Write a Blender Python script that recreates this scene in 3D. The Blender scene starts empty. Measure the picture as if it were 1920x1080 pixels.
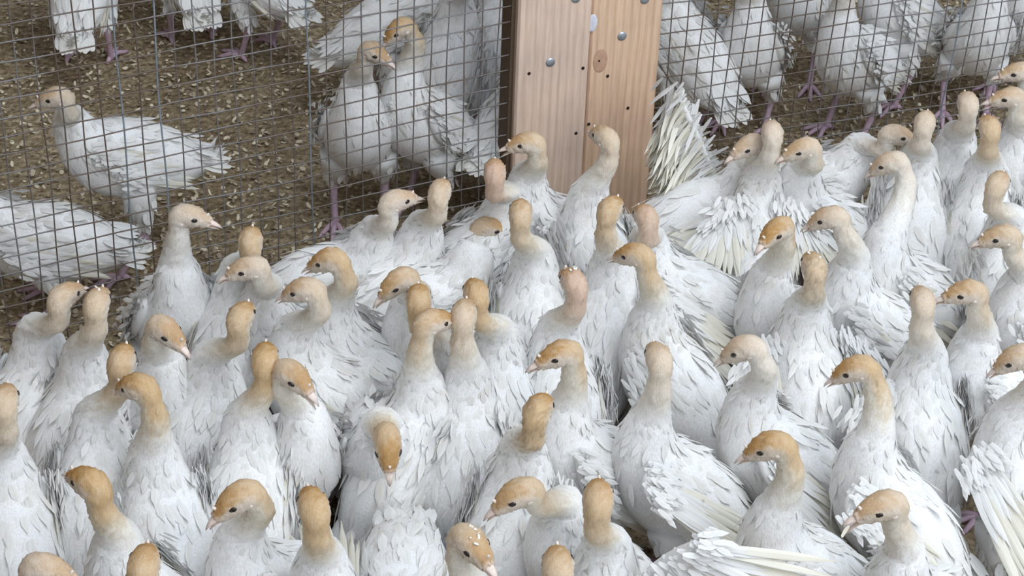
import bpy, math
import numpy as np
from mathutils import Matrix, Vector

# ------------------------------------------------------------------ camera, light, exposure
SC = bpy.context.scene
COL = SC.collection
F_PX, TH, RO, CAM_H = 3712.0, math.radians(34.39), math.radians(2.32), 1.60
CAM_POS = np.array([0.0, 0.0, CAM_H])
_fw = np.array([0, math.cos(TH), -math.sin(TH)])
_r0 = np.array([1.0, 0, 0])
_u0 = np.cross(_r0, _fw)
C_RT = math.cos(RO) * _r0 + math.sin(RO) * _u0
C_UP = -math.sin(RO) * _r0 + math.cos(RO) * _u0
cd = bpy.data.cameras.new('camera')
cam = bpy.data.objects.new('camera', cd)
COL.objects.link(cam)
M = Matrix.Identity(4)
for i in range(3):
    M[i][0], M[i][1], M[i][2], M[i][3] = C_RT[i], C_UP[i], -_fw[i], CAM_POS[i]
cam.matrix_world = M
cd.sensor_width = 36.0
cd.lens = F_PX * 36.0 / 1920.0
cd.clip_start = 0.05
SC.camera = cam

world = bpy.data.worlds.new('world')
SC.world = world
world.use_nodes = True
bg = world.node_tree.nodes['Background']
bg.inputs[0].default_value = (0.74, 0.85, 1.0, 1)
bg.inputs[1].default_value = 0.84

def area(name, loc, target, size, sizey, power, color):
    l = bpy.data.lights.new(name, 'AREA')
    l.shape = 'RECTANGLE'; l.size = size; l.size_y = sizey
    l.energy = power; l.color = color
    o = bpy.data.objects.new(name, l); COL.objects.link(o)
    o.location = loc
    d = Vector(target) - Vector(loc)
    o.rotation_euler = d.to_track_quat('-Z', 'Y').to_euler()
    return o
# daylight through the open side of the shed, plus an added overhead lamp
area('open_side_daylight', (2.5, -1.0, 2.8), (0.6, 2.0, 0.2), 3.0, 2.2, 80, (0.95, 0.975, 1.0))
area('overhead_lamp', (0.95, 1.3, 3.3), (0.5, 2.2, 0.0), 2.2, 1.4, 50, (0.90, 0.95, 1.0))

SC.view_settings.view_transform = 'Standard'
SC.view_settings.look = 'None'
SC.view_settings.exposure = 0.0
SC.view_settings.gamma = 1.0
SC.view_settings.use_curve_mapping = False

# ------------------------------------------------------------------ geometry helpers
def ray(px, py):
    return _fw + C_RT * ((px - 960.0) / F_PX) - C_UP * ((py - 540.0) / F_PX)
def at_z(px, py, z):
    d = ray(px, py)
    return CAM_POS + d * ((z - CAM_H) / d[2])
def at_plane(px, py, p0, n):
    d = ray(px, py)
    return CAM_POS + d * (np.dot(np.array(p0) - CAM_POS, n) / np.dot(d, n))

class MB:
    """collects vertices, faces, a colour and a uv per vertex; builds one mesh object"""
    def __init__(s):
        s.v, s.f, s.c, s.uv, s.mi, s.n = [], [], [], [], [], 0
    def add(s, v, f, col=(1, 1, 1), uv=None, mi=0):
        v = np.asarray(v, float).reshape(-1, 3)
        c = np.asarray(col, float)
        if c.ndim == 1: c = np.tile(c, (len(v), 1))
        s.v.append(v); s.c.append(c)
        s.uv.append(np.zeros((len(v), 2)) if uv is None else np.asarray(uv, float))
        s.f.extend([tuple(int(i) + s.n for i in q) for q in f])
        s.mi.extend([mi] * len(f))
        s.n += len(v)
    def mesh(s, name, mats, smooth=True):
        me = bpy.data.meshes.new(name)
        V = np.concatenate(s.v); 
        me.from_pydata(V.tolist(), [], s.f)
        c = np.concatenate(s.c); c4 = np.ones((len(c), 4)); c4[:, :3] = c
        a = me.color_attributes.new('coat', 'FLOAT_COLOR', 'POINT')
        a.data.foreach_set('color', c4.ravel())
        uvl = me.uv_layers.new(name='UVMap')
        li = np.zeros(len(me.loops), dtype=np.int32); me.loops.foreach_get('vertex_index', li)
        uvl.data.foreach_set('uv', np.concatenate(s.uv)[li].ravel())
        for m in (mats if isinstance(mats, (list, tuple)) else [mats]): me.materials.append(m)
        me.polygons.foreach_set('material_index', s.mi)
        if smooth: me.polygons.foreach_set('use_smooth', [True] * len(me.polygons))
        me.update()
        return me
    def build(s, name, mats, parent=None, smooth=True):
        o = bpy.data.objects.new(name, s.mesh(name, mats, smooth))
        COL.objects.link(o)
        if parent is not None: o.parent = parent
        return o

def tag(o, label=None, cat=None, group=None, kind=None):
    if label: o['label'] = label
    if cat: o['category'] = cat
    if group: o['group'] = group
    if kind: o['kind'] = kind
    return o

def grid_faces(nr, ns, closed=True):
    fs = []
    for i in range(nr - 1):
        for j in range(ns if closed else ns - 1):
            k = (j + 1) % ns
            fs.append((i * ns + j, i * ns + k, (i + 1) * ns + k, (i + 1) * ns + j))
    return fs

def tube(mb, pts, rad, ns=8, col=(1, 1, 1), mi=0, flat=1.0):
    pts = np.asarray(pts, float); n = len(pts)
    rad = np.broadcast_to(np.asarray(rad, float), (n,))
    T = np.gradient(pts, axis=0); T /= np.linalg.norm(T, axis=1)[:, None] + 1e-12
    ref = np.array([0, 0, 1.0]) if abs(T[0][2]) < 0.9 else np.array([1.0, 0, 0])
    out = []
    for i in range(n):
        a = np.cross(T[i], ref); a /= np.linalg.norm(a) + 1e-12
        b = np.cross(a, T[i])
        ph = np.arange(ns) * 2 * math.pi / ns
        out.append(pts[i] + rad[i] * (np.outer(np.cos(ph), a) + flat * np.outer(np.sin(ph), b)))
    V = np.concatenate(out + [pts[:1], pts[-1:]])
    fs = grid_faces(n, ns)
    a, b = n * ns, n * ns + 1
    for j in range(ns):
        k = (j + 1) % ns
        fs.append((a, k, j)); fs.append((b, (n - 1) * ns + j, (n - 1) * ns + k))
    mb.add(V, fs, col, mi=mi)

def ellipsoid(mb, c, r, axes=None, nu=12, nv=8, col=(1, 1, 1), mi=0):
    A = np.eye(3) if axes is None else np.asarray(axes, float)
    V = []
    for i in range(nv + 1):
        t = math.pi * i / nv
        for j in range(nu):
            p = 2 * math.pi * j / nu
            q = np.array([r[0] * math.cos(t), r[1] * math.sin(t) * math.cos(p), r[2] * math.sin(t) * math.sin(p)])
            V.append(np.asarray(c) + q @ A)
    mb.add(V, grid_faces(nv + 1, nu), col, mi=mi)

def unit(v):
    v = np.asarray(v, float)
    return v / (np.linalg.norm(v, axis=-1, keepdims=True) + 1e-12)

# ------------------------------------------------------------------ materials
def mat(name):
    m = bpy.data.materials.new(name); m.use_nodes = True
    nt = m.node_tree
    return m, nt, nt.nodes['Principled BSDF']
def nd(nt, t, **kw):
    n = nt.nodes.new(t)
    for k, v in kw.items(): setattr(n, k, v)
    return n
def ramp(nt, src, stops):
    r = nd(nt, 'ShaderNodeValToRGB')
    el = r.color_ramp.elements
    while len(el) < len(stops): el.new(0.5)
    for e, (p, c) in zip(el, stops):
        e.position = p; e.color = tuple(c) + (1,)
    nt.links.new(src, r.inputs[0])
    return r
def mixc(nt, fac, a, b, mode='MIX'):
    m = nd(nt, 'ShaderNodeMix', data_type='RGBA', blend_type=mode)
    for s, v in ((0, fac), (6, a), (7, b)):
        if hasattr(v, 'is_output'): nt.links.new(v, m.inputs[s])
        elif s == 0: m.inputs[s].default_value = v
        else: m.inputs[s].default_value = tuple(v) + (1,)
    return m.outputs[2]
def noise(nt, vec, scale, detail=3, rough=0.55):
    n = nd(nt, 'ShaderNodeTexNoise')
    n.inputs['Scale'].default_value = scale; n.inputs['Detail'].default_value = detail
    n.inputs['Roughness'].default_value = rough
    if vec is not None: nt.links.new(vec, n.inputs['Vector'])
    return n
def mapping(nt, src, scale):
    mp = nd(nt, 'ShaderNodeMapping'); mp.inputs['Scale'].default_value = scale
    nt.links.new(src, mp.inputs[0]); return mp.outputs[0]

def coat_material():
    """skin and down of the body, head and neck; colour from the coat attribute plus dirt"""
    m, nt, p = mat('down_coat')
    at = nd(nt, 'ShaderNodeVertexColor', layer_name='coat')
    tc = nd(nt, 'ShaderNodeTexCoord'); oi = nd(nt, 'ShaderNodeObjectInfo')
    off = nd(nt, 'ShaderNodeVectorMath', operation='ADD')
    nt.links.new(tc.outputs['Object'], off.inputs[0]); nt.links.new(oi.outputs['Location'], off.inputs[1])
    v = off.outputs[0]
    n1 = noise(nt, v, 26, 4, 0.6)
    d = ramp(nt, n1.outputs[0], [(0.52, (0, 0, 0)), (0.72, (1, 1, 1))])
    sc = nd(nt, 'ShaderNodeMath', operation='MULTIPLY'); sc.inputs[1].default_value = 0.22
    nt.links.new(d.outputs[0], sc.inputs[0])
    c = mixc(nt, sc.outputs[0], at.outputs[0], (0.60, 0.47, 0.30))
    n2 = noise(nt, mapping(nt, v, (1, 1, 0.35)), 520, 3, 0.7)
    st = ramp(nt, n2.outputs[0], [(0.3, (0.80, 0.78, 0.76)), (0.62, (1.04, 1.04, 1.04))])
    c = mixc(nt, 0.7, c, st.outputs[0], 'MULTIPLY')
    nt.links.new(c, p.inputs['Base Color'])
    p.inputs['Roughness'].default_value = 0.75
    p.inputs['Specular IOR Level'].default_value = 0.2
    bp = nd(nt, 'ShaderNodeBump'); bp.inputs['Strength'].default_value = 0.5; bp.inputs['Distance'].default_value = 0.0015
    nt.links.new(n2.outputs[0], bp.inputs['Height']); nt.links.new(bp.outputs[0], p.inputs['Normal'])
    return m
def feather_material():
    m, nt, p = mat('white_feather')
    at = nd(nt, 'ShaderNodeVertexColor', layer_name='coat')
    tc = nd(nt, 'ShaderNodeTexCoord')
    sep = nd(nt, 'ShaderNodeSeparateXYZ'); nt.links.new(tc.outputs['UV'], sep.inputs[0])
    # barbs: streaks slanting away from the shaft
    nb = noise(nt, mapping(nt, tc.outputs['UV'], (2.5, 16, 1)), 1.0, 3, 0.6)
    st = ramp(nt, nb.outputs[0], [(0.3, (0.86, 0.85, 0.83)), (0.65, (1.03, 1.03, 1.03))])
    c = mixc(nt, 0.8, at.outputs[0], st.outputs[0], 'MULTIPLY')
    fr = nd(nt, 'ShaderNodeMath', operation='FLOORED_MODULO'); fr.inputs[1].default_value = 3.0
    nt.links.new(sep.outputs[1], fr.inputs[0])
    sh = nd(nt, 'ShaderNodeMath', operation='SUBTRACT'); sh.inputs[1].default_value = 0.5; nt.links.new(fr.outputs[0], sh.inputs[0])
    sa = nd(nt, 'ShaderNodeMath', operation='ABSOLUTE'); nt.links.new(sh.outputs[0], sa.inputs[0])
    sl = ramp(nt, sa.outputs[0], [(0.03, (.94, .91, .83)), (0.09, (1, 1, 1)), ])
    c = mixc(nt, 0.8, c, sl.outputs[0], 'MULTIPLY')
    oi = nd(nt, 'ShaderNodeObjectInfo')
    off = nd(nt, 'ShaderNodeVectorMath', operation='ADD')
    nt.links.new(tc.outputs['Object'], off.inputs[0]); nt.links.new(oi.outputs['Location'], off.inputs[1])
    n1 = noise(nt, off.outputs[0], 16, 5, 0.62)
    d = ramp(nt, n1.outputs[0], [(0.53, (0, 0, 0)), (0.74, (1, 1, 1))])
    sc = nd(nt, 'ShaderNodeMath', operation='MULTIPLY'); sc.inputs[1].default_value = 0.26
    nt.links.new(d.outputs[0], sc.inputs[0])
    c = mixc(nt, sc.outputs[0], c, (0.62, 0.52, 0.36))
    n3 = noise(nt, off.outputs[0], 75, 2, 0.5)
    d3 = ramp(nt, n3.outputs[0], [(0.70, (0, 0, 0)), (0.76, (.45, .45, .45))])
    c = mixc(nt, d3.outputs[0], c, (0.30, 0.27, 0.25))
    nt.links.new(c, p.inputs['Base Color'])
    p.inputs['Roughness'].default_value = 0.65
    p.inputs['Specular IOR Level'].default_value = 0.25
    bp = nd(nt, 'ShaderNodeBump'); bp.inputs['Strength'].default_value = 0.35; bp.inputs['Distance'].default_value = 0.001
    nt.links.new(nb.outputs[0], bp.inputs['Height']); nt.links.new(bp.outputs[0], p.inputs['Normal'])
    # thin vanes let some light through
    tr = nd(nt, 'ShaderNodeBsdfTranslucent'); nt.links.new(c, tr.inputs[0])
    mx = nd(nt, 'ShaderNodeMixShader'); mx.inputs[0].default_value = 0.12
    nt.links.new(p.outputs[0], mx.inputs[1]); nt.links.new(tr.outputs[0], mx.inputs[2])
    nt.links.new(mx.outputs[0], nt.nodes['Material Output'].inputs[0])
    return m
def plain(name, col, rough=0.6, spec=0.3, metal=0.0):
    m, nt, p = mat(name)
    at = nd(nt, 'ShaderNodeVertexColor', layer_name='coat')
    tc = nd(nt, 'ShaderNodeTexCoord')
    n = noise(nt, tc.outputs['Object'], 180, 3)
    st = ramp(nt, n.outputs[0], [(0.3, (0.85, 0.85, 0.85)), (0.7, (1.06, 1.06, 1.06))])
    c = mixc(nt, 1.0, at.outputs[0], st.outputs[0], 'MULTIPLY')
    c = mixc(nt, 1.0, c, col, 'MULTIPLY')
    nt.links.new(c, p.inputs['Base Color'])
    p.inputs['Roughness'].default_value = rough; p.inputs['Specular IOR Level'].default_value = spec
    p.inputs['Metallic'].default_value = metal
    return m
M_COAT = coat_material()
M_FEA = feather_material()
M_EYE = plain('dark_eye', (0.018, 0.012, 0.010), 0.08, 0.6)
M_BEAK = plain('beak_horn', (1, 1, 1), 0.45, 0.4)
M_LEG = plain('leg_skin', (0.56, 0.41, 0.50), 0.55, 0.35)
M_SNOOD = plain('snood_skin', (0.84, 0.74, 0.65), 0.5, 0.35)
M_CHIP, _nt, _p = mat('wood_shaving')
_at = nd(_nt, 'ShaderNodeVertexColor', layer_name='coat')
_nt.links.new(_at.outputs[0], _p.inputs['Base Color']); _p.inputs['Roughness'].default_value = .8

# ------------------------------------------------------------------ the turkey
BS = 0.86            # size of these young birds against the drawing below (metres)
WHITE = np.array([0.90, 0.90, 0.895])
# torso sections from tail root to neck root: x, z, tilt of the section, half height, half width
TORSO = [(-.128, -.012, -14, .012, .020), (-.112, -.010, -10, .026, .034), (-.082, -.006, -6, .044, .048), (-.040, -.002, 0, .059, .058),
         (.005, .001, 8, .066, .0605), (.045, .010, 22, .062, .057), (.072, .028, 40, .050, .047), (.090, .051, 56, .0385, .0375), (.102, .077, 68, .0290, .0300)]
# head sections from top of neck to beak root: forward, up, tilt, half height, half width
HEAD = [(-.0140, -.027, 82, .0150, .0150), (-.0145, -.014, 66, .0172, .0162), (-.0095, -.0055, 42, .0190, .0178), (.000, -.002, 18, .0188, .0180),
        (.011, -.003, 2, .0168, .0163), (.021, -.0062, -8, .0136, .0132), (.030, -.0098, -12, .0098, .0098), (.0355, -.0118, -12, .0068, .0072)]

def catmull(P, m):
    P = np.asarray(P, float); n = len(P)
    Q = np.concatenate([2 * P[:1] - P[1:2], P, 2 * P[-1:] - P[-2:-1]])
    out = []
    for i in range(n - 1):
        a, b, c, d = Q[i], Q[i + 1], Q[i + 2], Q[i + 3]
        for k in range(m):
            t = k / m
            out.append(0.5 * (2 * b + (c - a) * t + (2 * a - 5 * b + 4 * c - d) * t * t + (3 * b - a - 3 * c + d) * t ** 3))
    out.append(P[-1])
    return np.array(out)

def feathers(mb, P, D, N, L, W, lift, curl, col, rows=4, tip=0.25, bulge=0.13):
    """many feathers at once: root P, direction D, outward normal N, length L, width W"""
    n = len(P)
    if not n: return
    D = unit(D); B = unit(np.cross(N, D)); N = unit(np.cross(D, B))
    L = np.broadcast_to(L, (n,)); W = np.broadcast_to(W, (n,)); lift = np.broadcast_to(lift, (n,)); curl = np.broadcast_to(curl, (n,))
    s = np.linspace(0, 1, rows)
    prof = np.interp(s, [0, .25, .6, .85, 1], [.45, .85, 1.0, .75, tip])
    V = np.zeros((n, rows, 3, 3)); UV = np.zeros((n, rows, 3, 2))
    for a in range(rows):
        for k, cc in enumerate((-1, 0, 1)):
            back = 0.06 * abs(cc) * s[a]        # tip rounds off
            V[:, a, k] = (P + D * (L * (s[a] - back))[:, None] + B * (0.5 * cc * W * prof[a])[:, None]
                          + N * (lift * L * s[a] + curl * L * s[a] ** 2 - bulge * abs(cc) * W * prof[a])[:, None])
            UV[:, a, k] = (s[a], 0.5 + 0.5 * cc)
    base = (np.arange(n) * rows * 3)[:, None]
    q = []
    for a in range(rows - 1):
        for k in range(2):
            q.append([a * 3 + k, a * 3 + k + 1, a * 3 + k + 4, a * 3 + k + 3])
    Fc = (base[:, None, :] + np.array(q)[None]).reshape(-1, 4)
    c = np.asarray(col, float)
    if c.ndim == 1: c = np.tile(c, (n, 1))
    UV[..., 1] += (np.arange(n) * 3.0)[:, None, None]
    mb.add(V.reshape(-1, 3), Fc.tolist(), np.repeat(c, rows * 3, axis=0), UV.reshape(-1, 2))

def rotp(p, a):
    """pitch a vector of the sagittal frame up by a"""
    p = np.asarray(p, float); q = p.copy()
    q[..., 0] = p[..., 0] * math.cos(a) - p[..., 2] * math.sin(a)
    q[..., 2] = p[..., 0] * math.sin(a) + p[..., 2] * math.cos(a)
    return q

WING = {  # arm root, arm end, inner and outer feather direction, inner and outer length, outward normal
    'fold':  ((.070, .048, .038), (.020, .062, -.004), (-1, .00, -.02), (-1, -.10, -.26), .085, .130, (0, 1, .35)),
    'droop': ((.066, .049, .038), (.030, .088, .020), (-1, .08, -.02), (-.85, .42, -.16), .110, .165, (-.1, .55, .9)),
    'out':   ((.064, .052, .036), (.080, .150, .040), (-1, .12, -.10), (-.50, .95, .0), .105, .170, (-.25, .15, 1)),
    'long':  ((.074, .052, .044), (.062, .088, .034), (-1, .02, .06), (-1, .24, .04), .120, .180, (0, .75, .75)),
    'wide':  ((.060, .044, .070), (.085, .108, .160), (-.70, .55, -.18), (.10, 1, -.26), .120, .170, (-.25, .0, 1)),
    'drape': ((.064, .030, .060), (.034, .074, .052), (-1, -.22, -.03), (-.70, .72, -.12), .105, .125, (-.2, .25, 1)),
    'up':    ((.052, .044, .048), (.020, .058, .185), (-1, .05, -.30), (-.62, .10, -.85), .090, .105, (.1, 1, .25)),
}
def make_wing(side, style, pitch, bz, rng, tint):
    mb = MB()
    A, Wp, d0, d1, l0, l1, nn = [np.asarray(q, float) if isinstance(q, tuple) else q for q in WING[style]]
    fl = np.array([1, side, 1.0])
    tf = lambda V: rotp(np.asarray(V) * BS * fl, pitch) + np.array([0, 0, bz])
    td = lambda V: rotp(np.asarray(V) * fl, pitch)
    un = unit(nn)
    curl = {'fold': -.06, 'droop': -.10, 'out': -.16, 'long': -.10, 'drape': -.10, 'wide': -.14, 'up': -.30}[style]
    def row(n, ll0, ll1, wd, off, shift, jit, lift, cv, rows, tip, col, power=1.25):
        t = np.linspace(0, 1, n)
        P = A + (Wp - A) * t[:, None] + un * off + un * (.0035 * (1 - t))[:, None] - unit(d0) * shift
        D = unit(d0 + (d1 - d0) * (t ** power)[:, None]) + rng.normal(0, jit, (n, 3))
        L = (ll0 + (ll1 - ll0) * np.sin(np.minimum(t * 1.15, 1) * math.pi / 2)) * rng.uniform(.90, 1.06, n)
        N = np.tile(un, (n, 1)) + rng.normal(0, .12, (n, 3))
        feathers(mb, tf(P), td(D), td(N), L * BS, wd * BS * rng.uniform(.85, 1.15, n), lift, cv, col - rng.uniform(0, .05, (n, 1)), rows=rows, tip=tip, bulge=.09)
    quill = np.clip(WHITE * np.array([1.0, .97, .87]) - tint * .25, 0, 1)
    row(30, l0, l1, .0100, .001, 0, .028, .015, curl, 7, .22, quill)
    if style == 'up':      # a thick plume hanging from the raised arm
        m = 330
        q = rng.uniform(0, 1.02, m); ll = rng.uniform(.055, .112, m)
        P = A + (Wp - A) * q[:, None] + un * rng.uniform(-.010, .024, m)[:, None] + rng.normal(0, .004, (m, 3))
        D = unit(d0 + (d1 - d0) * q[:, None] + np.stack([np.zeros(m), rng.normal(0, .12, m), rng.normal(0, .14, m)], 1))
        feathers(mb, tf(P), td(D), td(np.tile(un, (m, 1)) + rng.normal(0, .25, (m, 3))), ll * BS, .0085 * BS * rng.uniform(.7, 1.3, m), .06, rng.uniform(-.5, -.1, m), quill - rng.uniform(-.04, .03, (m, 1)), rows=6, tip=.12, bulge=.06)
    row(27, l0 * .66, l1 * .60, .0095, .004, 0, .05, .02, curl, 6, .22, WHITE)
    row(27, .046, .044, .0080, .005, .006, .07, .01, -.10, 5, .15, WHITE, 2.0)
    row(26, .030, .028, .0070, .0065, .010, .10, .02, -.14, 5, .15, WHITE, 2.6)
    # the fleshy arm under its down
    ax = unit(td(Wp - A)); b = unit(np.cross(ax, td(un))); c = np.cross(ax, b)
    ellipsoid(mb, tf((A + Wp) / 2), (np.linalg.norm(Wp - A) * .60 * BS, (.006 if style == 'up' else .015) * BS, (.005 if style == 'up' else .010) * BS), np.array([ax, b, c]), 12, 8, WHITE)
    m = 260 if style == 'up' else 190
    q = rng.uniform(-.15, 1.1, m)
    P3 = A + (Wp - A) * q[:, None] + un * .009 + rng.normal(0, .012 if style == 'up' else .007, (m, 3))
    D3 = unit(d0 + (d1 - d0) * np.clip(q, 0, 1)[:, None]) + rng.normal(0, .2, (m, 3))
    feathers(mb, tf(P3), td(D3), td(np.tile(un, (m, 1))), (.045 if style == 'up' else .024) * BS, .0075 * BS, .04, -.1, WHITE - rng.uniform(0, .03, (m, 1)), rows=4, tip=.2, bulge=.06)
    return mb

def make_tail(pitch, bz, rng, raise_, fan, ln=1.0, quill=False):
    mb = MB(); n = 11 if fan < .6 else 21
    t = np.linspace(-1, 1, n)
    D = np.stack([-np.cos(t * fan), np.sin(t * fan), np.full(n, -.16 + raise_) - .06 * t ** 2], 1) + rng.normal(0, .03, (n, 3))
    P = np.stack([np.full(n, -.105), t * .016, np.full(n, -.002) - .006 * np.abs(t)], 1)
    L = ln * .085 * (1 - .18 * t ** 2) * rng.uniform(.9, 1.08, n)
    N = np.tile((0.15, 0, 1.0), (n, 1)); P[:, 2] += .0012 * (n // 2 - np.abs(np.arange(n) - n // 2))
    feathers(mb, rotp(P * BS, pitch) + [0, 0, bz], rotp(D, pitch), rotp(N, pitch), L * BS, .022 * BS, .0, -.06, WHITE * np.array([1, .985, .95]) - rng.uniform(0, .05, (n, 1)), rows=6, tip=.4)
    m = 26
    P = np.stack([rng.uniform(-.105, -.075, m), rng.uniform(-.03, .03, m), rng.uniform(.005, .022, m)], 1)
    D = np.stack([np.full(m, -1.0), P[:, 1] * 6, np.full(m, -.25 + raise_ * .7)], 1)
    feathers(mb, rotp(P * BS, pitch) + [0, 0, bz], rotp(D, pitch), rotp(np.tile((0.15, 0, 1.0), (m, 1)), pitch), .042 * BS, .016 * BS, .05, -.08, WHITE - rng.uniform(0, .03, (m, 1)), rows=5)
    if quill:
        feathers(mb, np.array([rotp(np.array([-.10, .01, .005]) * BS, pitch) + [0, 0, bz]]), np.array([[-1, .15, .42]]), np.array([[.3, .2, 1.0]]), .125 * BS, .009, 0, -.03, WHITE * .93, rows=7, tip=.2)
    return mb

def make_leg(side, pitch, bz, rng, step):
    mb = MB()
    hip = rotp(np.array([-.002, side * .036, -.030]) * BS, pitch) + [0, 0, bz]
    foot = np.array([.012 + step, side * .036, .0])
    hock = np.array([hip[0] * .5 + foot[0] * .5 - .022, side * .038, max(.055, bz * .42)])
    k = np.linspace(0, 1, 6)[:, None]
    tube(mb, hip + (hock - hip) * k, np.array([.030, .030, .026, .019, .012, .007]) * BS, 10, WHITE)
    ank = foot + [-.004, 0, .012]
    tube(mb, [hock + [0, 0, .012], hock, hock * .55 + ank * .45, ank * .9 + hock * .1, ank, ank - [0, 0, .008]], [.0070, .0068, .0050, .0050, .0058, .0050], 8, (1, 1, 1), 1)
    for a, ll in ((-32, .040), (0, .046), (32, .040), (170, .018)):
        a = math.radians(a + side * 6)
        d = np.array([math.cos(a), math.sin(a), 0])
        tube(mb, [ank + [0, 0, -.004], foot + d * ll * .35 + [0, 0, .010], foot + d * ll * .75 + [0, 0, .005], foot + d * ll + [0, 0, .0025]], [.0048, .0044, .0036, .0018], 6, (1, .97, .97), 1)
    m = 50
    q = rng.uniform(0, .8, m); ph = rng.uniform(0, 2 * math.pi, m)
    rad = np.interp(q, [0, .4, .8], [.03, .025, .013]) * BS
    Nn = np.stack([np.cos(ph), np.sin(ph), np.zeros(m)], 1)
    P = hip + (hock - hip) * q[:, None] + Nn * rad[:, None]
    D = np.tile(hock - hip, (m, 1)) + rng.normal(0, .012, (m, 3))
    feathers(mb, P, D, Nn, .020, .011, .08, -.15, WHITE - rng.uniform(0, .03, (m, 1)), rows=4)
    return mb

TAN = np.array([0.46, 0.245, 0.075]); NAPE0 = np.array([0.72, 0.60, 0.47]); NAPE1 = np.array([0.58, 0.385, 0.19]); FACE = np.array([0.70, 0.605, 0.51]); CREAM = np.array([0.76, 0.69, 0.55])
GRP_NEAR = 'young white turkeys crowded in the near pen'
GRP_BACK = 'young white turkeys behind the wire fence'
REPORT = []
TIPS = {}
OFFSET = {}          # where the birds shuffle to so that they stand beside each other
def turkey(idx, head, haz, hp, neck, baz, label, pitch=30, bz=.155, dz=.085, wl='fold', wr='fold', tint=None, group=GRP_NEAR,
           raise_=0.0, fan=.38, beak_open=0.0, tail_len=.78, step=0.0, flakes=0, rose=False, speck=False, quill=False):
    rng = np.random.default_rng(1000 + idx)
    HS = .80 * float(np.interp(head[1], [200, 600, 950], [.96, .99, 1.06]))   # older and younger birds
    pr = math.radians(pitch); ba = math.radians(baz); ha = math.radians(haz); hpr = math.radians(hp)
    tint = rng.uniform(.35, .95) if tint is None else tint
    fwd = np.array([math.cos(ba), math.sin(ba), 0])
    sh = rotp(np.array([TORSO[-1][0], 0, TORSO[-1][1]]) * BS, pr)          # neck root from torso centre
    S = at_z(neck[0], neck[1], bz + sh[2])
    S = S + OFFSET.get(idx, np.zeros(3))
    B = S - fwd * sh[0]
    # height of the head along its line of sight: near its natural height and neck length
    best = None
    for z in np.arange(S[2] - .06, S[2] + .15, .003):
        h = at_z(head[0], head[1], z)
        ch = np.linalg.norm(h - S)
        e = ((ch - .088) / .02) ** 2 + ((z - S[2] - dz) / .03) ** 2 + (max(0, .07 - ch) / .006) ** 2
        if best is None or e < best[0]: best = (e, h, ch)
    H = best[1]
    REPORT.append((idx, round(best[2], 3), [round(float(q), 3) for q in H], [round(float(q), 3) for q in B]))
    Rz = np.array([[math.cos(-ba), -math.sin(-ba), 0], [math.sin(-ba), math.cos(-ba), 0], [0, 0, 1]])
    Bg = np.array([B[0], B[1], 0])
    Hl = Rz @ (H - Bg)
    rel = ha - ba
    hf = np.array([math.cos(rel) * math.cos(hpr), math.sin(rel) * math.cos(hpr), math.sin(hpr)])
    hl = np.array([-math.sin(rel), math.cos(rel), 0]); hu = np.cross(hf, hl)
    rings = []   # centre, up half axis, side half axis, zone (0 body .. 1 top of neck .. 2 beak)
    for k, (x, z, a, h, w) in enumerate(TORSO):
        c = rotp(np.array([x, 0, z]) * BS, pr) + [0, 0, bz]
        a = math.radians(a) + pr
        rings.append((c, np.array([-math.sin(a), 0, math.cos(a)]) * h * BS, np.array([0, 1, 0]) * w * BS, min(0, (k - 8) / 8)))
    hr = []
    for k, (x, z, a, h, w) in enumerate(HEAD):
        a = math.radians(a)
        hr.append((Hl + HS * (x * hf + z * hu), HS * h * (-math.sin(a) * hf + math.cos(a) * hu), HS * w * hl, 1 + k / 7))
    c0, u0, r0, _ = rings[-1]; c1, u1, r1, _ = hr[0]
    n0 = unit(np.cross(r0, u0)); n1 = unit(np.cross(r1, u1))
    ch = np.linalg.norm(c1 - c0)
    for t in (.2, .4, .6, .8):
        h00, h10, h01, h11 = 2 * t**3 - 3 * t**2 + 1, t**3 - 2 * t**2 + t, -2 * t**3 + 3 * t**2, t**3 - t**2
        c = h00 * c0 + h10 * n0 * ch * .9 + h01 * c1 + h11 * n1 * ch * .9
        n = unit(unit(c1 - c0) * .6 + (1 - t) * n0 + t * n1)
        u = unit(unit(u0) * (1 - t) + unit(u1) * t + 1e-4); u = unit(u - n * np.dot(u, n))
        r = np.cross(u, n)
        hh = np.interp(t, [0, .25, .6, 1], [.0290 * BS, .0225 * BS, .0178 * BS, .0155 * HS])
        ww = np.interp(t, [0, .25, .6, 1], [.0300 * BS, .0230 * BS, .0178 * BS, .0155 * HS])
        rings.append((c, u * hh, r * ww, t))
    rings += hr
    Cn = catmull([r[0] for r in rings], 3); U = catmull([r[1] for r in rings], 3); R = catmull([r[2] for r in rings], 3)
    Z = catmull([[r[3]] for r in rings], 3)[:, 0]
    ns = 28; ph = np.arange(ns) * 2 * math.pi / ns
    nr = len(Cn)
    V = Cn[:, None] + U[:, None] * np.cos(ph)[None, :, None] + R[:, None] * np.sin(ph)[None, :, None]
    # small unevenness of the down
    V += rng.normal(0, .0006, V.shape)
    topness = np.cos(ph)[None, :] * np.ones((nr, 1))
    zz = Z[:, None] * np.ones((1, ns))
    sm = lambda x, a, b: np.clip((x - a) / (b - a), 0, 1) ** 2 * (3 - 2 * np.clip((x - a) / (b - a), 0, 1))
    c = np.ones((nr, ns, 3)) * WHITE
    NAPE = NAPE0 + ((np.array([.62, .41, .30]) if rose else NAPE1) - NAPE0) * tint
    mixin = lambda c, f, col: c * (1 - f[..., None]) + np.asarray(col) * f[..., None]
    rag = rng.normal(0, .06, (nr, ns))
    c = mixin(c, sm(zz + rag, .05, .75) * (.25 + .6 * tint), CREAM)
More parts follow.
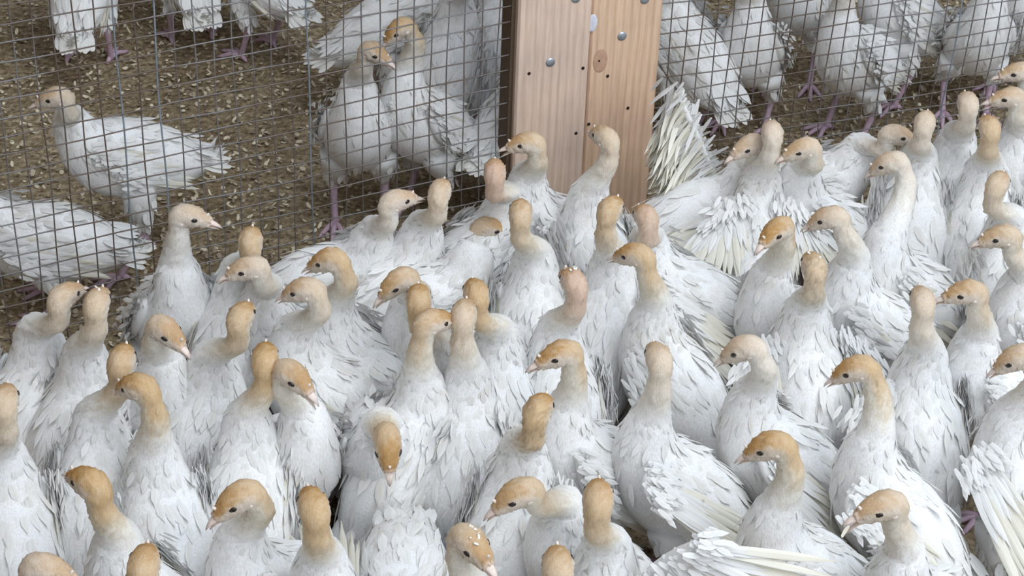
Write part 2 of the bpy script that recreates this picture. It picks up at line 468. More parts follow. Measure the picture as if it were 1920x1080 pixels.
    c = mixin(c, sm(zz + rag, .35, 1.0) * sm(topness + rag, -.5, .6) * (.05 + .8 * tint), NAPE)
    c = mixin(c, sm(zz, 1.1, 1.4) * .9, FACE)
    c = mixin(c, sm(zz + rag, .95, 1.3) * sm(topness + rag, .10, .65) * (.12 + .75 * tint), NAPE)
    c = mixin(c, sm(zz + rag, 1.28, 1.66) * (1 - .7 * sm(zz, 1.84, 1.97)) * sm(topness + rag * .7, .22, .80) * (.10 + .85 * tint), TAN)
    c = mixin(c, sm(zz, 1.86, 2.0) * .6, (.80, .62, .52))
    if speck: c *= 1 - (.22 * (rng.uniform(0, 1, (nr, ns)) > .72) * (zz > .35) * (zz < 1.45))[..., None]
    mb = MB()
    VV = np.concatenate([V.reshape(-1, 3), Cn[:1], Cn[-1:]])
    CC = np.concatenate([c.reshape(-1, 3), c[0, :1], c[-1, :1]])
    fs = grid_faces(nr, ns)
    fs = [q[::-1] for q in fs]
    a, b = nr * ns, nr * ns + 1
    for j in range(ns):
        k = (j + 1) % ns
        fs.append((a, j, k)); fs.append((b, (nr - 1) * ns + k, (nr - 1) * ns + j))
    mb.add(VV, fs, CC)
    o = mb.build('turkey', M_COAT)
    o.location = Bg; o.rotation_euler = (0, 0, ba)
    tag(o, label, 'turkey', group)
    # ---- plumage: short feathers lying over trunk and neck root
    pm = MB()
    nf = 1250
    last = 3 * 9.6
    rr = rng.uniform(0.5, last, nf); pp = rng.uniform(0, 2 * math.pi, nf)
    # even out density by ring size
    keep = rng.uniform(0, 1, nf) < np.interp(rr / 3, [0, 2, 4, 6, 8, 10], [.5, .85, 1, .9, .7, .6])
    rr, pp = rr[keep], pp[keep]
    lo = np.floor(rr).astype(int); fr = (rr - lo)[:, None]
    lerp = lambda A: A[lo] * (1 - fr) + A[np.minimum(lo + 1, nr - 1)] * fr
    cN, cU, cR = lerp(Cn), lerp(U), lerp(R)
    P = cN + cU * np.cos(pp)[:, None] + cR * np.sin(pp)[:, None]
    lo2 = np.maximum(lo - 2, 0)
    P2 = Cn[lo2] + U[lo2] * np.cos(pp)[:, None] + R[lo2] * np.sin(pp)[:, None]
    D = unit(P2 - P) + rng.normal(0, .16, P.shape)
    tg = -cU * np.sin(pp)[:, None] + cR * np.cos(pp)[:, None]
    N = unit(np.cross(tg, unit(P2 - P)))
    sgn = np.sign(np.sum(N * (P - cN), axis=1)); N = N * sgn[:, None]
    zf = rr / 3
    L = np.interp(zf, [0, 2, 5, 7, 8.5, 10], [.046, .042, .036, .028, .018, .012]) * rng.uniform(.8, 1.25, len(rr)) * BS
    Wd = np.interp(zf, [0, 5, 7, 8.5, 10], [.0125, .0115, .0095, .0065, .0045]) * rng.uniform(.75, 1.25, len(rr)) * BS
    cl = WHITE - rng.uniform(0, .035, (len(rr), 1)) * np.array([.6, .8, 1.3])
    feathers(pm, P - N * .0008, D, N, L, Wd, rng.uniform(.015, .055, len(rr)), -.15, cl, rows=4, tip=.12, bulge=.05)
    pm.build('plumage', M_FEA, o)
    make_wing(1, wl, pr, bz, rng, rng.uniform(0, .1)).build('wing', M_FEA, o)
    make_wing(-1, wr, pr, bz, rng, rng.uniform(0, .1)).build('wing', M_FEA, o)
    make_tail(pr, bz, rng, raise_, fan, tail_len, quill).build('tail', M_FEA, o)
    for sd in (1, -1):
        make_leg(sd, pr, bz, rng, step * sd).build('leg', [M_FEA, M_LEG], o)
        e = MB()
        ce = Hl + HS * (.0130 * hf - .0006 * hu + sd * .0150 * hl)
        ellipsoid(e, ce, (.0050 * HS, .0036 * HS, .0022 * HS), np.array([unit(hf - .35 * sd * hl - .12 * hu), hu, hl]), 12, 8)
        e.build('eye', M_EYE, o)
        e = MB()
        ellipsoid(e, Hl + HS * (-.0070 * hf - .0085 * hu + sd * .0166 * hl), (.0036 * HS, .0030 * HS, .0015 * HS), np.array([hf, hu, hl]), 10, 6)
        e.build('ear', M_SNOOD, o)
    for k in range(flakes):       # crumbs of litter stuck on the crown
        fl_ = MB()
        a, x = rng.uniform(-.5, .5), rng.uniform(-.010, .016)
        pc = Hl + HS * (x * hf + (.0168 - abs(x) * .22) * math.cos(a) * hu + .0168 * math.sin(a) * hl)
        ellipsoid(fl_, pc, (rng.uniform(.0018, .0032), .0016, .0009), np.array([unit(hf + rng.normal(0, .5, 3)), hl, hu]), 8, 5, (.85, .83, .76))
        fl_.build('litter_flake', M_CHIP, o)
    # ---- beak: upper and lower mandible
    bk = MB()
    xs = np.array([.0305, .0365, .0435, .0490, .0525]); zt = np.array([-.0092, -.0112, -.0138, -.0168, -.0200])
    rad = np.array([.0078, .0062, .0045, .0026, .0008])
    for q, (zo, sc) in enumerate(((0, 1.0), (-.0042, .72))):
        pts = [Hl + HS * ((x - .004 * q) * hf + (z + zo - q * beak_open * (x - .0305)) * hu) for x, z in zip(xs, zt if q == 0 else zt * .6 - .0066)]
        n_ = len(pts)
        out = []
        for i in range(n_):
            out.append(np.array(pts[i]) + HS * sc * rad[i] * (np.outer(np.cos(np.arange(10) * .2 * math.pi), hl) + (.62 if q == 0 else .4) * np.outer(np.sin(np.arange(10) * .2 * math.pi), hu)))
        colr = np.array([.84, .70, .62]) * np.interp(np.arange(n_), [0, 2, 3, 4], [1, .98, .75, .42])[:, None]
        Vb = np.concatenate(out + [np.array(pts[-1:]), np.array(pts[:1])])
        cb = np.concatenate([np.repeat(colr, 10, axis=0), colr[-1:], colr[:1]])
        fb = grid_faces(n_, 10) + [((n_ - 1) * 10 + j, (n_ - 1) * 10 + (j + 1) % 10, n_ * 10) for j in range(10)]
        bk.add(Vb, fb, cb)
    bk.build('beak', M_BEAK, o)
    sn = MB()
    base = Hl + HS * (.0290 * hf - .0005 * hu)
    tube(sn, [base, base + HS * (.0012 * hf + .0025 * hu), base + HS * (.0024 * hf + .0048 * hu), base + HS * (.0034 * hf + .0060 * hu)], np.array([.0026, .0022, .0017, .0007]) * HS, 8)
    sn.build('snood', M_SNOOD, o)
    TIPS[idx] = o.matrix_basis @ Vector(tuple(Hl + HS * (.0515 * hf - .0215 * hu)))
    return o

# ------------------------------------------------------------------ ground and litter
def litter_material():
    m, nt, p = mat('litter')
    tc = nd(nt, 'ShaderNodeTexCoord'); v = tc.outputs['Object']
    n1 = noise(nt, v, 5, 4, 0.6); n2 = noise(nt, v, 95, 6, 0.72)
    vo = nd(nt, 'ShaderNodeTexVoronoi'); vo.inputs['Scale'].default_value = 75; vo.inputs['Randomness'].default_value = 1
    nt.links.new(v, vo.inputs['Vector'])
    a = ramp(nt, n2.outputs[0], [(0.30, (.09, .070, .048)), (0.45, (.31, .25, .175)), (0.57, (.50, .42, .30)), (0.74, (.74, .65, .49))])
    b = ramp(nt, n1.outputs[0], [(0.35, (.80, .72, .62)), (0.65, (1.40, 1.33, 1.22))])
    c = mixc(nt, 1.0, a.outputs[0], b.outputs[0], 'MULTIPLY')
    sp = ramp(nt, vo.outputs['Color'], [(0.72, (0, 0, 0)), (0.85, (1, 1, 1))])
    c = mixc(nt, sp.outputs[0], c, (.36, .28, .17))
    nt.links.new(c, p.inputs['Base Color']); p.inputs['Roughness'].default_value = 0.95; p.inputs['Specular IOR Level'].default_value = .1
    ad = nd(nt, 'ShaderNodeMath', operation='ADD'); nt.links.new(n2.outputs[0], ad.inputs[0]); nt.links.new(vo.outputs['Distance'], ad.inputs[1])
    bp = nd(nt, 'ShaderNodeBump'); bp.inputs['Strength'].default_value = 0.9; bp.inputs['Distance'].default_value = 0.012
    nt.links.new(ad.outputs[0], bp.inputs['Height']); nt.links.new(bp.outputs[0], p.inputs['Normal'])
    return m
M_LIT = litter_material()
mb = MB()
gx = np.linspace(-4, 4.5, 60); gy = np.linspace(-.2, 7, 52)
rg = np.random.default_rng(5)
G = np.array([[x, y, 0] for y in gy for x in gx])
mb.add(G, grid_faces(len(gy), len(gx), False), (1, 1, 1))
tag(mb.build('floor', M_LIT), kind='structure')
# unseen roof added to darken the far pen, with a back wall
def slab(name, a, b, m):
    mb = MB()
    V = [(x, y, z) for z in (a[2], b[2]) for y in (a[1], b[1]) for x in (a[0], b[0])]
    mb.add(V, [(0, 1, 3, 2), (4, 6, 7, 5), (0, 4, 5, 1), (2, 3, 7, 6), (0, 2, 6, 4), (1, 5, 7, 3)])
    return tag(mb.build(name, m, smooth=False), kind='structure')
M_SLAB = plain('slab_timber', (.30, .24, .18), .9, .1)
slab('shade_roof', (-1.42, 3.3, 2.1), (4.5, 7.0, 2.18), M_SLAB)
slab('shade_wall', (-1.5, -1.5, 0), (-1.42, 7.0, 3.0), M_SLAB)  # out of view, added to block sky light and dim the left side
slab('wall_back', (-1.42, 6.9, 0), (4.5, 7.0, 2.1), M_SLAB)

mb = MB()
n = 42000
yy = rg.uniform(1.55, 4.3, n); xx = rg.uniform(-1.4, 1.8, n)
Pc = np.stack([xx, yy, rg.uniform(.001, .009, n)], 1)
an = rg.uniform(0, 2 * math.pi, n)
Dc = np.stack([np.cos(an), np.sin(an), rg.normal(0, .18, n)], 1)
Nc = np.stack([rg.normal(0, .3, n), rg.normal(0, .3, n), np.ones(n)], 1)
tone = rg.uniform(0, 1, n)[:, None] ** 1.15
cc = np.array([.28, .22, .15]) * (1 - tone) + np.array([.80, .71, .53]) * tone
feathers(mb, Pc, Dc, Nc, rg.uniform(.004, .011, n), rg.uniform(.003, .008, n), rg.uniform(-.05, .3, n), rg.uniform(-.3, .5, n), cc, rows=3, tip=.6)
tag(mb.build('wood_shavings', M_CHIP), 'pale wood shavings strewn over the brown litter floor', 'litter', kind='stuff')

# ------------------------------------------------------------------ wire fence
def wire_material(name, c1, c2, metal):
    m, nt, p = mat(name)
    tc = nd(nt, 'ShaderNodeTexCoord')
    n = noise(nt, tc.outputs['Object'], 4.5, 5, 0.65)
    r = ramp(nt, n.outputs[0], [(0.42, c1), (0.60, c2)])
    nt.links.new(r.outputs[0], p.inputs['Base Color']); p.inputs['Roughness'].default_value = .5; p.inputs['Metallic'].default_value = metal
    return m
M_WIRE = wire_material('rusty_wire', (.13, .095, .075), (.22, .21, .21), .2)
M_GALV = wire_material('galvanised_wire', (.30, .36, .42), (.40, .47, .54), .5)
CELL = .0254
def fence(name, org, yaw, i0, i1, w0, w1, cell, bright, label):
    rg = np.random.default_rng(int(i1 * 7 + 40))
    u = np.array([math.cos(yaw), math.sin(yaw), 0]); nv = np.array([math.sin(yaw), -math.cos(yaw), 0])
    org = np.array(org)
    def P(i, w):
        k = math.sin(i * .37 + w * .21) * .0016 + math.sin(i * .13 - w * .5) * .0014
        q = org + u * (i * cell + math.sin(w * .6 + i * 1.9) * .0011) - np.array([0, 0, 1]) * (w * cell + math.sin(i * .8 + w * 2.3) * .0010) + nv * k
        q[2] = max(q[2], .0012)
        return q
    mb = MB()
    for i in range(i0, i1 + 1):
        gal = i in bright
        tube(mb, [P(i, w) for w in range(w0, w1 + 1)], .00100 if not gal else .0012, 6, mi=1 if gal else 0)
    for w in range(w0, w1 + 1):
        tube(mb, [P(i, w) + nv * .0017 for i in range(i0, i1 + 1)], .00098, 6)
    o = mb.build(name, [M_WIRE, M_GALV])
    return tag(o, label, 'wire fence')
FL = (-.6203, 2.1458, CAM_H - 1.0838)
YL, YR = math.radians(27.1), math.radians(21.0)
ks = .945
FR = (.2252 * ks, 2.7063 * ks, CAM_H - 1.3961 * ks)
fence('wire_mesh_panel', FL, YL, -16, 28, -7, 20, CELL, (5, 7, 15), 'rusty square wire mesh fence meeting the wooden post from the open litter side')
fence('wire_mesh_panel', FR, YR, -2, 32, -18, 11, CELL * ks, (20,), 'dark square wire mesh fence behind the raised wing, with white birds crowded close behind')

# ------------------------------------------------------------------ wooden post
def wood_material(name, a, b, knotc):
    m, nt, p = mat(name)
    tc = nd(nt, 'ShaderNodeTexCoord'); v = tc.outputs['Object']
    n0 = noise(nt, mapping(nt, v, (1, 1, .12)), 14, 3)
    w = nd(nt, 'ShaderNodeTexWave', wave_type='BANDS', bands_direction='X')
    w.inputs['Scale'].default_value = 26; w.inputs['Distortion'].default_value = 5.5; w.inputs['Detail'].default_value = 3; w.inputs['Detail Scale'].default_value = .7
    nt.links.new(mapping(nt, v, (1, .3, .10)), w.inputs['Vector'])
    r = ramp(nt, w.outputs[0], [(0.0, b), (0.55, a)])
    n1 = noise(nt, v, 9, 4, .6)
    st = ramp(nt, n1.outputs[0], [(.3, (.82, .80, .80)), (.7, (1.08, 1.04, 1.0))])
    c = mixc(nt, .8, r.outputs[0], st.outputs[0], 'MULTIPLY')
    n2 = noise(nt, mapping(nt, v, (1, 1, .06)), 170, 3, .7)
    st2 = ramp(nt, n2.outputs[0], [(.35, (.80, .78, .76)), (.6, (1.03, 1.03, 1.03))])
    c = mixc(nt, .7, c, st2.outputs[0], 'MULTIPLY')
    kd = noise(nt, mapping(nt, v, (1, 1, .6)), 11, 2)
    kr = ramp(nt, kd.outputs[0], [(.66, (0, 0, 0)), (.76, (1, 1, 1))])
    c = mixc(nt, kr.outputs[0], c, knotc)
    nt.links.new(c, p.inputs['Base Color']); p.inputs['Roughness'].default_value = .7; p.inputs['Specular IOR Level'].default_value = .25
    bp = nd(nt, 'ShaderNodeBump'); bp.inputs['Strength'].default_value = .3; bp.inputs['Distance'].default_value = .001
    nt.links.new(n2.outputs[0], bp.inputs['Height']); nt.links.new(bp.outputs[0], p.inputs['Normal'])
    return m
M_W1 = wood_material('pale_pine', (.76, .60, .49), (.68, .52, .42), (.46, .27, .18))
M_W2 = wood_material('orange_pine', (.77, .555, .395), (.68, .47, .32), (.40, .20, .12))
M_SCREW = plain('screw_steel', (.50, .55, .60), .35, .5, .8)
M_HOLE = plain('nail_hole_dark', (.03, .02, .015), .9, .1)
YP = math.radians(21); PU = np.array([math.cos(YP), math.sin(YP), 0]); PN = np.array([math.sin(YP), -math.cos(YP), 0]); P0 = np.array([.005, 2.445, 0])
ucoord = lambda px, py: float(np.dot(at_plane(px, py, P0, PN) - P0, PU))
post = bpy.data.objects.new('wooden_post', None); COL.objects.link(post)
ua, ub, uc = ucoord(968, 160), ucoord(1103, 160), ucoord(1233, 160)
post.location = P0 + PU * ub; post.rotation_euler = (0, 0, YP)
tag(post, 'pine fence post of two upright boards with round screw heads', 'post')
def board(x0, x1, m, name, dy, hgt):
    bm_ = MB(); th = .038; b = .003
    prof = [(x0 + b, dy), (x1 - b, dy), (x1, dy + b), (x1, dy + th), (x0, dy + th), (x0, dy + b)]
    nz = 14
    V = []
    for k in range(nz):
        z = hgt * k / (nz - 1)
        for (x, y) in prof: V.append((x + math.sin(z * 9 + x0 * 40) * .0006, y, z))
    f = grid_faces(nz, 6) + [tuple(range(5, -1, -1)), tuple(range((nz - 1) * 6, nz * 6))]
    bm_.add(V, f)
    return bm_.build(name, m, post, smooth=False)
board(ua - ub, -.0006, M_W1, 'board', 0, .86)
o2 = board(.0006, uc - ub, M_W2, 'board', .0035, .90)
bm_ = MB(); x0 = ua - ub
bm_.add([(x, y, z) for z in (0, .8) for y in (.012, .05) for x in (x0 - .006, x0 + .004)], [(0, 1, 3, 2), (4, 6, 7, 5), (0, 4, 5, 1), (2, 3, 7, 6), (0, 2, 6, 4), (1, 5, 7, 3)])
tag(bm_.build('edge_strip', plain('dark_strip', (.13, .09, .06), .85, .15), post, smooth=False), 'thin dark strip')  # narrow dark strip along the outer edge of the pale board
def on_post(px, py):
    q = at_plane(px, py, P0, PN) - (P0 + PU * ub)
    return np.array([np.dot(q, PU), 0, q[2]])
for px, py, dy in ((1032, 117, 0), (1080, -3, 0), (1168, 70, .0035), (1211, 1, .0035)):
    s_ = MB(); c = on_post(px, py) + [0, dy, 0]
    ellipsoid(s_, c, (.0022, .0072, .0072), np.array([[0, 1, 0], [1, 0, 0], [0, 0, 1]]), 16, 10)
    s_.build('screw', M_SCREW, post)
for px, py, dy in ((992, 138, 0), (1093, 128, 0), (1080, 250, 0), (1104, 233, 0), (1141, 145, .0035), (1179, 205, .0035), (1125, 116, .0035)):
    s_ = MB(); c = on_post(px, py) + [0, dy, 0]
    ellipsoid(s_, c, (.0008, .0026, .0028), np.array([[0, 1, 0], [1, 0, 0], [0, 0, 1]]), 10, 6)
    s_.build('nail_hole', M_HOLE, post)
s_ = MB(); c = on_post(1127, 116) + [0, .0035, 0]
ellipsoid(s_, c, (.0006, .011, .019), np.array([[0, 1, 0], [1, 0, 0], [0, 0, 1]]), 16, 10)
tag(s_.build('knot', plain('knot_wood', (.54, .34, .23), .7), post), 'reddish brown knot')
s_ = MB(); c = on_post(1109, 46) + [0.003, .0035, 0]
ellipsoid(s_, c, (.0012, .0075, .014), np.array([[0, 1, 0], [1, 0, 0], [0, 0, 1]]), 14, 8, (.9, .9, .95))
tag(s_.build('paint_blob', plain('white_paint', (.75, .76, .8), .5), post), 'white smear')

# ------------------------------------------------------------------ the near flock
# number, head pixel, head direction, head pitch, neck root pixel, body direction, label, options
NEAR = [
 (1, (990, 265), 182, -4, (1015, 345), 195, 'white turkey with open beak in profile against the pale board of the post', dict(beak_open=.35)),
 (2, (1135, 255), 125, 0, (1122, 352), 110, 'slim necked white turkey peering over its shoulder against the orange board of the post', {}),
 (4, (1448, 245), 92, 0, (1418, 318), 92, 'white turkey facing the fence with feathers fanned out behind, beside the raised wing', dict(raise_=.1, fan=.8, tail_len=1.3, pitch=24, wl='drape', wr='drape')),
 (5, (1406, 270), 205, -12, (1385, 325), 10, 'white turkey at the post holding one wing up high', dict(pitch=12, wl='up', wr='droop', dz=.05, raise_=.3)),
 (6, (1507, 276), 190, -12, (1530, 330), 205, 'white turkey with lowered grey head just behind the fanned wing, beak to the tan neck', dict(dz=.07)),
 (7, (1680, 250), -8, -2, (1622, 285), 0, 'white turkey stretched out low along the fence, eye and open beak in profile', dict(pitch=8, dz=.03, beak_open=.35)),
 (8, (1735, 226), 75, 0, (1752, 292), 90, 'white turkey whose grey nape shows beyond the open beak of the stretched bird', {}),
 (9, (1668, 302), 165, -28, (1690, 430), 200, 'white turkey with long arched yellow neck and bowed head, below the stretched bird', {}),
 (10, (1815, 190), 92, 0, (1800, 272), 80, 'white turkey pressed against the far fence mesh, nape towards us', {}),
 (11, (1895, 180), 178, -4, (1915, 245), 190, 'white turkey at the far corner with pale beak open, lower of two heads in profile', dict(beak_open=.25)),
 (12, (1912, 133), 178, -4, (1940, 205), 190, 'white turkey at the far corner, upper of two heads in profile cut by the frame', {}),
 (13, (1855, 235), 95, 0, (1835, 322), 85, 'white turkey with thick tan nape standing in front of the bird pressed to the fence', {}),
 (14, (1872, 340), 65, 0, (1862, 415), 100, 'white turkey with bare yellow nape turned away just above a profile head', {}),
 (15, (1880, 440), 178, -10, (1908, 505), 170, 'white turkey with dark tipped beak in profile directly below a yellow nape', {}),
 (16, (1555, 405), 165, -22, (1570, 485), 170, 'white turkey beside the fanned wing tip with orange brow and round cheek', {}),
 (17, (1458, 428), 222, -12, (1478, 520), 215, 'small headed white turkey peering out from under the fanned wing', {}),
 (18, (1526, 495), 98, 0, (1510, 592), 100, 'white turkey with speckled nape turned away below the small peering head', dict(wl='droop', wr='droop', speck=True, flakes=3)),
 (19, (1730, 560), 92, 0, (1735, 660), 95, 'white turkey with straight tan nape, a beak tip touching its head', dict(wl='droop')),
 (20, (1815, 545), 178, -8, (1835, 635), 190, 'white turkey pointing its beak tip at a straight tan nape', {}),
 (21, (1908, 668), 170, -30, (1905, 772), 125, 'white turkey cut by the frame edge, orange head bowed beak first', dict(wl='long', wr='droop')),
 (22, (1395, 650), 168, -26, (1398, 748), 178, 'white turkey with arched neck, pink beak base and beak over a wing, mid pen', dict(wl='droop', wr='droop')),
 (23, (1605, 688), 168, -26, (1628, 815), 152, 'large white turkey with orange brow and broad folded wing behind it', dict(tint=.9, wl='long')),
 (24, (1445, 832), 172, -22, (1458, 955), 190, 'white turkey with golden crown and clear black eye beside a long spread wing', dict(tint=.95)),
 (25, (1658, 945), 196, -6, (1695, 1045), 205, 'white turkey in the near corner with a scrap in its parted beak', dict(beak_open=.5, tint=.55)),
 (26, (1235, 668), 102, 0, (1195, 768), 176, 'white turkey turned away with a long wing stretched to the golden crowned bird', dict(wl='long')),
 (27, (1192, 475), 152, -12, (1200, 572), 140, 'white turkey with brown crown, beak over its shoulder', dict(tint=.9)),
 (28, (1145, 388), 68, 0, (1128, 478), 80, 'white turkey with long pale tan neck just before the brown crowned one', {}),
 (29, (1210, 402), 108, -8, (1245, 458), 165, 'white turkey with small rosy brown head and large back beneath the raised wing', dict(pitch=14, wl='droop', rose=True)),
 (31, (976, 395), 92, 0, (980, 492), 90, 'white turkey with golden nape standing before the bird in profile at the post', {}),
 (32, (1075, 525), 112, 0, (1057, 622), 100, 'white turkey with ragged flakes on its crown and a pinkish neck', dict(flakes=5, rose=True)),
 (33, (1052, 660), 196, -8, (1085, 748), 195, 'white turkey in profile below a pinkish neck, round eye and pale beak', {}),
 (34, (1010, 765), 72, 0, (978, 862), 80, 'white turkey with speckled tan nape leaning towards the spread wing', dict(speck=True)),
 (35, (972, 922), 198, -20, (1032, 970), 175, 'white turkey with head held low and pale beak, beneath a speckled nape', dict(dz=.05, tint=.75)),
 (36, (1122, 930), 88, 0, (1102, 1008), 85, 'white turkey turned away, near edge, with tail and wing feathers spread out', dict(wr='wide', wl='droop', tint=.85, fan=.6)),
 (37, (1046, 1058), 92, 0, (1046, 1155), 90, 'white turkey showing only a golden crown at the near edge beside spread feathers', dict(tint=.75)),
 (38, (882, 1014), -48, -8, (872, 1105), -70, 'white turkey facing us at the near edge with flakes on a pinkish tan crown', dict(tint=.65, flakes=7)),
 (39, (587, 945), 108, 0, (602, 1045), 122, 'white turkey with golden brown nape and squared crown near the edge, turned away', dict(tint=.95)),
 (40, (447, 930), 206, -22, (492, 1005), 215, 'white turkey with bowed head in profile, orange cheek and pale hooked beak', {}),
 (41, (168, 902), 142, 0, (238, 990), 155, 'white turkey leaning diagonally, dark golden crown and thick cream neck', dict(tint=1.0)),
 (42, (270, 1055), 92, 0, (270, 1152), 90, 'white turkey showing only its golden crown below the diagonal bird', dict(tint=.9)),
 (43, (85, 1064), -12, -4, (55, 1140), 0, 'white turkey at the near edge, pinkish beak towards the lone golden crown', {}),
 (44, (258, 722), 152, -14, (280, 835), 110, 'white turkey with rusty orange face glancing back over its shoulder', dict(tint=1.0)),
 (45, (228, 672), 88, 0, (215, 765), 92, 'white turkey with narrow tan nape squeezed behind a rusty orange face', {}),
 (46, (310, 616), -35, -14, (320, 692), -55, 'small white turkey facing us with round pale head under the tallest bird', dict(tint=.6)),
 (47, (352, 402), -2, -2, (340, 505), -62, 'tallest white turkey standing by the fence, long pale neck and head in profile', dict(tint=.3)),
 (48, (120, 552), 62, 0, (95, 635), 70, 'white turkey turned to the fence, nearest the frame edge of two napes', dict(tint=.6)),
 (49, (182, 563), 86, 0, (168, 655), 72, 'white turkey turned to the fence with pale crumb on its crown', dict(tint=.65, flakes=2)),
 (50, (8, 748), 95, 0, (22, 838), 108, 'large white turkey at the frame edge with only half its tan nape in view', {}),
 (51, (452, 590), 78, 0, (425, 680), 70, 'white turkey with slanting cream nape just below two stacked heads', {}),
 (52, (497, 668), 95, 0, (495, 768), 92, 'white turkey with dark golden crown, a round faced bird peeping beside its neck', dict(tint=1.0)),
 (53, (548, 700), -38, -12, (530, 775), -55, 'white turkey with round face peeping beside a dark golden crown, beak open', dict(tint=.7, beak_open=.3)),
 (54, (468, 500), 190, -6, (490, 565), 182, 'white turkey by the fence in profile, a tan nape directly behind its crown', dict(tint=.45)),
 (55, (470, 447), 92, 0, (482, 512), 80, 'white turkey by the fence mostly hidden behind a profile head', {}),
 (56, (617, 485), 166, -18, (632, 592), 160, 'white turkey with brown brow, upper of two arched heads side by side', {}),
 (57, (570, 540), 168, -16, (585, 632), 170, 'white turkey with tan arched neck, lower of two arched heads side by side', {}),
 (58, (742, 374), 32, 4, (722, 452), 8, 'white turkey along the fence with one tail quill standing out behind', dict(pitch=12, tint=.4, quill=True)),
 (59, (825, 356), 80, 0, (825, 425), 30, 'white turkey looking away by the fence with grey flecked back, second from the post', dict(pitch=16, tint=.6)),
 (60, (928, 318), 92, 0, (925, 380), 45, 'white turkey with small rosy nape nearest the post on the open litter side', dict(pitch=16, rose=True)),
 (61, (915, 425), 12, -8, (878, 455), 22, 'white turkey crouching low with brown head tucked behind a golden nape', dict(pitch=8, dz=.02)),
 (62, (747, 525), 210, -22, (795, 580), 200, 'white turkey with lowered head and pale dark nostrilled beak beneath the quilled bird', {}),
 (63, (785, 557), 95, 0, (790, 645), 100, 'white turkey with tan nape touching a lowered head', {}),
 (64, (812, 600), 35, -6, (795, 690), 60, 'white turkey with greyish round cheek tucked beside the tall cream neck', dict(tint=.8)),
 (65, (892, 545), 102, -4, (908, 640), 100, 'white turkey with golden crown half hidden behind the tall cream neck', {}),
 (66, (870, 585), 86, 0, (850, 685), 88, 'large white turkey with tall cream neck and long drooping wing feathers, centre', dict(wl='droop', wr='droop')),
 (67, (727, 832), 280, -42, (715, 800), 275, 'white turkey facing us head down, beak tip among drooping wing feathers', dict(dz=.0, tint=.85, pitch=12)),
 (68, (768, 1215), 268, -30, (772, 1165), 272, 'white turkey at the near edge showing only its back between two tan heads', dict(pitch=-4, dz=-.02, wl='droop', wr='droop')),
]
# ------------------------------------------------------------------ the birds beyond the wire
BACK = [
 (101, (105, 180), 188, -6, (132, 225), 208, 'white turkey walking alone on open litter behind the wire mesh', dict(pitch=8, dz=.05, bz=.175, tint=.5, step=.03)),
 (102, (-95, 330), 185, 0, (-45, 378), 185, 'white turkey behind the wire at the frame edge, only back and tail in view', dict(pitch=0, bz=.11, dz=.06)),
 (103, (152, -250), 90, 0, (152, -165), 92, 'white turkey behind the wire seen from the tail, high above the walking bird', dict(pitch=24)),
 (104, (335, -280), 100, 0, (335, -200), 110, 'white turkey behind the wire with only a pink leg and foot in view', dict(pitch=24)),
 (105, (400, -260), 160, 0, (425, -165), 140, 'white turkey behind the wire with pointed tail hanging beside bright wire', dict(pitch=14)),
 (106, (840, -120), 60, 0, (812, -48), 20, 'white turkey behind the wire with ragged tail beside the bright upright wire', dict(pitch=12)),
 (107, (700, 95), -28, -6, (700, 160), -85, 'white turkey behind the wire facing us on two legs, breast towards the mesh', dict(tint=.6, bz=.155)),
 (108, (748, 52), 205, -28, (760, 135), 225, 'white turkey behind the wire with orange crown bowed above the forward facing bird', dict(tint=.9)),
 (109, (880, -70), 60, 0, (865, 5), 75, 'white turkey behind the wire, tall back rising out of frame beside the bowed orange crown', dict(pitch=24)),
 (110, (1100, 55), 25, -10, (1012, 92), 55, 'white turkey in shade behind the wire, low by the post foot', dict(pitch=8, dz=.02, bz=.15)),
 (111, (940, -120), 90, 0, (940, -45), 90, 'white turkey behind the wire partly covered by the pale post board', {}),
 (112, (1255, -85), 120, 0, (1262, -22), 128, 'white turkey behind the wire with long back slanting away from the orange post board', dict(pitch=20, bz=.15)),
 (113, (1400, -60), 235, -8, (1420, 5), 250, 'white turkey behind the wire breast towards us, next to the long slanting back', dict(bz=.135)),
 (114, (1585, -52), 240, 0, (1578, 30), 222, 'white turkey behind the wire with purplish leg and raised tail', dict(pitch=22, bz=.14)),
 (115, (1832, -88), 265, 0, (1830, -8), 268, 'white turkey behind the wire, broad breast above the far corner birds', dict(bz=.135)),
 (116, (1500, -160), 265, 0, (1495, -75), 262, 'white turkey behind the wire at the top of the frame between two broad breasts', {}),
 (117, (1700, -140), 200, 0, (1690, -70), 195, 'white turkey behind the wire at the top of the frame above a raised tail', {}),
 (118, (1935, -130), 250, 0, (1935, -55), 240, 'white turkey behind the wire in the furthest corner of the frame', dict(bz=.14)),
]
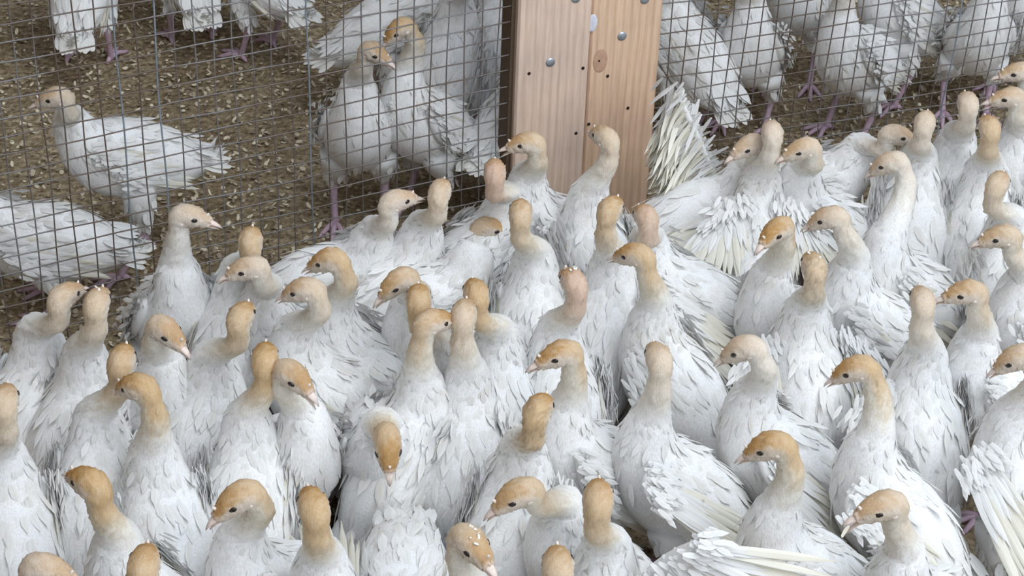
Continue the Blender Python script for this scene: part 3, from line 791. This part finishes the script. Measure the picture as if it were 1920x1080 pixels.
def shuffle():
    """push overlapping trunks apart on the ground; heads keep to their lines of sight"""
    ks_ = np.array([-.075, -.035, .005, .042])
    P, A, ids, near = [], [], [], []
    for q in NEAR + BACK:
        o = q[7]; pr = math.radians(o.get('pitch', 30)); ba = math.radians(q[5]); bz = o.get('bz', .155)
        sh = rotp(np.array([TORSO[-1][0], 0, TORSO[-1][1]]) * BS, pr)
        f = np.array([math.cos(ba), math.sin(ba)])
        S = at_z(q[4][0], q[4][1], bz + sh[2])
        P.append(S[:2] - f * sh[0]); A.append(f * math.cos(pr) ** .5); ids.append(q[0]); near.append(q[0] < 100)
    P = np.array(P); A = np.array(A); P0_ = P.copy(); n = len(P)
    near = np.array(near)
    for it in range(140):
        C = P[:, None] + A[:, None] * ks_[None, :, None]           # trunk circles
        D = np.zeros_like(P)
        for i in range(n):
            for j in range(i):
                if np.sum((P[i] - P[j]) ** 2) > .075: continue
                dv = C[i][:, None] - C[j][None]
                d = np.linalg.norm(dv, axis=2)
                k = np.unravel_index(np.argmin(d), d.shape)
                gap = .078 - d[k]
                if gap > 0:
                    u = dv[k] / (d[k] + 1e-6) * .5 + unit(P[i] - P[j] + 1e-6) * .5
                    D[i] += u * gap * .22; D[j] -= u * gap * .22
        P = P + D + (P0_ - P) * .06
        for (org, yw, c0) in ((FL, YL, lambda x: x < .02), (FR, YR, lambda x: x >= .17), (P0 + PN * .0, YP, lambda x: (x >= .0) & (x <= .2))):
            nv = np.array([math.sin(yw), -math.cos(yw)])
            for i in range(n):
                if not c0(P[i][0]): continue
                d = (P[i][None] + A[i][None] * ks_[:, None] - np.array(org)[:2]) @ nv
                if near[i] and d.min() < .052: P[i] += nv * (.052 - d.min())
                if not near[i] and d.max() > -.062: P[i] -= nv * (.062 + d.max())
        dd = P - P0_; l = np.linalg.norm(dd, axis=1)
        P = P0_ + dd * np.minimum(1, .022 / (l + 1e-9))[:, None]
    for i in range(n): OFFSET[ids[i]] = np.zeros(3) if ids[i] == 67 else np.array([P[i][0] - P0_[i][0], P[i][1] - P0_[i][1], 0])
shuffle()
for q in NEAR:
    turkey(*q[:7], **q[7])
for q in BACK:
    turkey(*q[:7], group=GRP_BACK, **q[7])

# the scrap held by the bird in the near corner
mb = MB()
tp = np.array(TIPS[25])
feathers(mb, np.array([tp + [.006, -.004, .006]]), np.array([[-.55, -.25, -.6]]), np.array([[.1, -1, .3]]), .013, .0045, .1, .3, np.array([.66, .60, .50]), rows=5, tip=.7)
tag(mb.build('straw_scrap', M_CHIP), 'pale scrap of litter held in the beak of the near corner turkey', 'straw')
